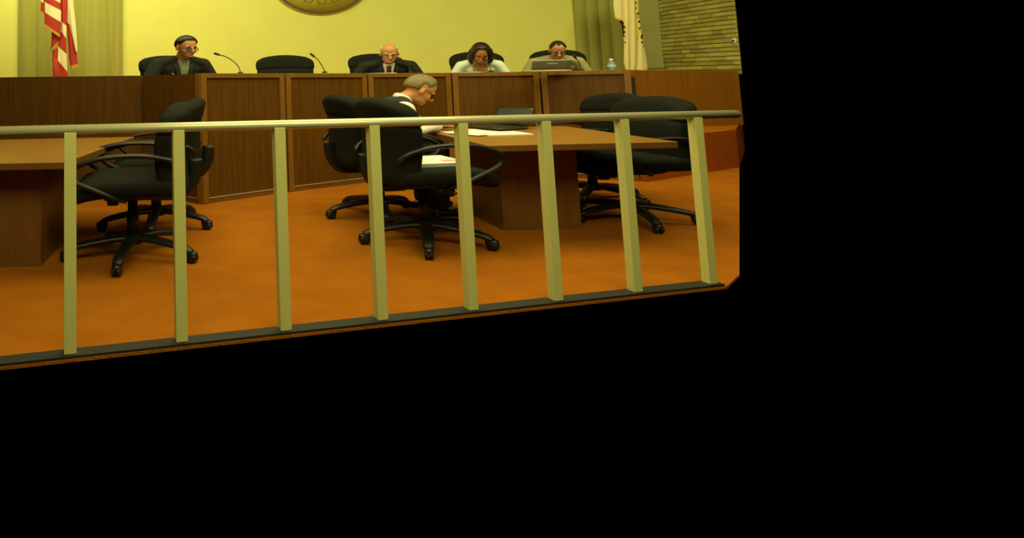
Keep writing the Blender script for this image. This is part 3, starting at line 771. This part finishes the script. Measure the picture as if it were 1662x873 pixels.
    # ---- hair
    if style != 'none':
        v, f = ell((0, 0, 0), (1, 1, 1), None, 40, 28); V = []
        for p in v:
            d = p.normalized(); az = math.degrees(math.atan2(d.x, d.y)); el = math.degrees(math.asin(max(-1, min(1, d.z))))
            aa = abs(az)
            if style == 'short': line = 34 if aa < 40 else (34-(aa-40)*1.1 if aa < 75 else (-4 if aa < 88 else (6 if aa < 100 else -32-(aa-100)*.12)))
            elif style == 'receding': line = 52-8*math.cos(math.radians(aa*4)) if aa < 45 else (46-(aa-45)*1.6 if aa < 78 else (-4 if aa < 88 else (4 if aa < 100 else -36-(aa-100)*.12)))
            elif style == 'fringe': line = 70 if aa < 70 else (10 if aa < 100 else -20)
            else: line = 38 if aa < 28 else (38-(aa-28)*1.6 if aa < 62 else -40)
            t = max(0, min(1, (el-line+3)/13.0)); t = t*t*(3-2*t)
            th = {'short': .013, 'receding': .010, 'fringe': .006, 'bob': .022}[style]
            if style == 'fringe' and el > 32: t *= max(0, 1-(el-32)/10)
            rr = 1 + (t*(th+.002)-.012*(1-t))/.09
            V.append(Vector((0, -.008, .112))+Vector((d.x*.077*rr, d.y*.097*rr, d.z*.093*rr)))
        if style == 'bob':
            pr = [h((V, f))]
            for s in (-1, 1):
                pr += [xf(c, Hd) for c in chainv([(s*.030, .045, .196), (s*.078, .045, .135), (s*.098, .035, .06), (s*.100, .02, -.01), (s*.088, .018, -.06)], [.020, .022, .026, .027, .018])]
                pr += [xf(c, Hd) for c in chainv([(s*.085, -.02, .12), (s*.100, -.03, .05), (s*.095, -.03, -.05)], [.025, .030, .022])]
                pr += [xf(c, Hd) for c in chainv([(s*.04, -.09, .12), (s*.05, -.09, .02), (s*.05, -.085, -.06)], [.03, .035, .025])]
            fuse('hair', pr, hair, root, .006, 3)
        else: fh('hair', (V, f), hair)
    # ---- glasses
    if glasses:
        pr = []
        for s in (-1, 1):
            loop = [(s*.033+.023*math.copysign(abs(math.cos(a))**.6, math.cos(a)), .103-.010*abs(math.cos(a)*.5+s*.5), .069+.014*math.copysign(abs(math.sin(a))**.6, math.sin(a))) for a in [2*math.pi*k/20 for k in range(20)]]
            pr.append(sweepv(loop, .0024 if glasses == 'thin' else .0034, 6, (0, 1, 0), True))
            pr.append(sweepv([(s*.056, .095, .074), (s*.082, .03, .076), (s*.084, -.01, .072)], .0026 if glasses == 'thin' else .0036, 6))
            lens = [(p[0], p[1]+dy, p[2]) for dy in (-.0006, .0006) for p in loop]
            n = 20; fh('lens', (lens, [tuple(range(n)), tuple(range(n, 2*n))[::-1]]+[(i, (i+1) % n, n+(i+1) % n, n+i) for i in range(n)]), 'glass')
        pr.append(sweepv([(-.011, .1, .075), (0, .112, .078), (.011, .1, .075)], .0026, 6))
        fh('glasses', join(*pr), 'black')
    # ---- clothes
    g = .022
    trs = [torso_loft([(tp(0, 0, -.085), .15*fat, .11*fat, RT), (tp(0, 0, .05), .155*fat, .115*fat, RT)])]
    for i in (0, 1):
        trs += chainv([hips[i], knees[i], ankles[i]+Vector((0, 0, .01))], [.092, .07, .056])
        sole = [xf(rbox(.085, .25, .06, .028, 5), Matrix.Translation(ankles[i]+Vector((0, .06, -.055))))]
        mk('shoe', *sole[0], 'shoe', root, True)
    fuse('trousers', trs, 'trouser', root, .011, 3)
    w1 = sh-.035
    def shell(e, sleeves=True, neckr=.075):
        q = [torso_loft([(tp(0, 0, -.05), (.145+e)*fat, (.10+e)*fat, RT), (tp(0, .006, .1), (.142+e)*fat, (.105+e)*fat, RT), (tp(0, .008, .27), (.152+e)*(fat*.5+.5), (.105+e), RT), (tp(0, 0, L-.09), w1+.02+e, .088+e, RT), (tp(0, -.01, L-.03), w1-.03+e, .062+e, RT), (tp(0, -.012, L+.012), .066+e*.4, .055+e*.4, RT)])]
        q += chainv([tp(-.07, -.008, L-.012), shs[0]], [.045+e, .054+e]) + chainv([tp(.07, -.008, L-.012), shs[1]], [.045+e, .054+e])
        if sleeves:
            for i in (0, 1):
                wv = wrists[i]; ev = elbows[i]
                q += chainv([shs[i], ev, ev+(wv-ev)*.93], [.058+e, .047+e, .036+e*.8])
        return q
    if top == 'jacket':
        jk = fuse('jacket', shell(.012), topm, root, .009, 3); tr = bvh_of(jk)
        drape('shirt_front', tr, ((-.052, L+.0), (.052, L+.0), (.012, .20), (-.012, .20)), shirtm, root, T, .004)
        for s in (-1, 1): drape('lapel', tr, ((s*.058, L+.005), (s*.092, L-.05), (s*.035, .19), (s*.008, .19)), lap, root, T, .009)
        if tie: drape('tie', tr, ((-.019, L-.012), (.019, L-.012), (.028, .18), (-.028, .18)), tie, root, T, .013, 3)
        if topm == 'suit' and not tie: drape('pocket_pin', tr, ((.095, L-.135), (.108, L-.13), (.106, L-.142), (.093, L-.146)), 'white', root, T, .014, 2, 2)
        cm = shirtm
    elif top == 'vest':
        sl = fuse('shirt', shell(.006), shirtm, root, .008, 3)
        ve = fuse('vest', [torso_loft([(tp(0, 0, -.05), .168*fat, .122*fat, RT), (tp(0, .006, .1), .166*fat, .127*fat, RT), (tp(0, .008, .27), .174*(fat*.5+.5), .128, RT), (tp(0, 0, L-.10), w1+.022, .112, RT), (tp(0, -.012, L-.03), w1-.025, .085, RT), (tp(0, -.02, L+.012), .066, .062, RT)])]
                  + chainv([tp(-.06, -.012, L-.006), tp(-.125, -.008, L-.03)], [.058, .060]) + chainv([tp(.06, -.012, L-.006), tp(.125, -.008, L-.03)], [.058, .060]), topm, root, .008, 3)
        tr = bvh_of(sl, ve)
        drape('shirt_front', tr, ((-.05, L+.0), (.05, L+.0), (.01, .22), (-.01, .22)), shirtm, root, T, .004)
        cm = shirtm
    else:
        cd = fuse('cardigan', shell(.010), topm, root, .009, 4); tr = bvh_of(cd)
        drape('neckline', tr, ((-.062, L+.005), (.062, L+.005), (.03, L-.085), (-.03, L-.085)), skin, root, T, .003)
        for k in range(9):
            a = math.pi*(k/8); x = -.068*math.cos(a); zz = L-.025-.085*math.sin(a)
            drape('necklace_bead', tr, ((x-.014, zz+.014), (x+.014, zz+.014), (x+.014, zz-.014), (x-.014, zz-.014)), 'gold', root, T, .014, 2, 2, .012)
        cm = None
    if cm:
        ring = [(Vector((.060*math.cos(a), .058*math.sin(a)+.002, .018-.022*max(0, math.sin(a)))), a) for a in [2*math.pi*k/28 for k in range(28)]]
        sweep('collar', [T @ (Vector((0, -.004, L-.004+(.026 if top == 'vest' else 0)))+p) for p, a in ring], (.011, .024) if top == 'vest' else (.010, .018), cm, root, 8, RT @ Vector((0, 0, 1)), True)
    return root
fd = lambda px, Y, z=PZ: (*dpos(px, Y), z)
e_ = lambda *a: [Vector(x) for x in a]
person(fd(284, 7.3), 208, 'person in dark suit, grey shirt and glasses at the left of the dais', lean=24, head=(14, 6, 0), zs=.92, style='short', hair='hair_black', shirtm='check', glasses='thick', sh=.20, fat=1.12, hscale=1.0,
       elbows=[(-.34, .10, .68), (.34, .16, .68)], wrists=[(-.12, .30, .66), (.20, .32, .66)])
person(fd(624, 8.2), 174, 'person with bald head and dark red tie, reading at the dais', lean=38, head=(20, -6, 0), xs=.97, zs=.905, style='fringe', hair='hair_grey', tie='tie', glasses='thin', sh=.20, fat=1.15, hscale=1.0,
       elbows=[(-.32, .18, .68), (.32, .18, .68)], wrists=[(-.12, .32, .64), (.14, .32, .64)])
person(fd(776, 8.2), 163, 'person with dark bobbed hair in a pale mint cardigan', lean=36, head=(36, 0, 0), xs=.84, zs=.88, style='bob', hair='hair_brown', top='cardigan', topm='mint', sh=.18, fat=1.1, hscale=1.02,
       elbows=[(-.32, .16, .66), (.32, .16, .66)], wrists=[(-.14, .32, .64), (.12, .32, .64)])
person(fd(898, 8.05), 160, 'person in tan jacket bent over the grey laptop', lean=38, head=(30, 0, 0), xs=.85, zs=.905, style='receding', hair='hair_black', skin='skin_b', topm='tan', lap='tan_shaded', sh=.20, fat=1.15, glasses='thin', hscale=.90,
       elbows=[(-.32, .18, .68), (.32, .18, .68)], wrists=[(-.12, .32, .64), (.14, .32, .64)])
pm = fl(598, 347)
person((pm.x, pm.y, 0), -86, 'person in dark vest and white shirt writing at the table', lean=38, head=(38, 4, 0), zs=.92, style='receding', hair='hair_sandy', skin='skin', top='vest', topm='vest', sh=.175, glasses='thick', voxel=.006, hscale=1.04,
       elbows=[(-.20, .24, .76), (.23, .22, .75)], wrists=[(-.06, .43, .795), (.10, .425, .79)], handcurl=.75, seat=.54)
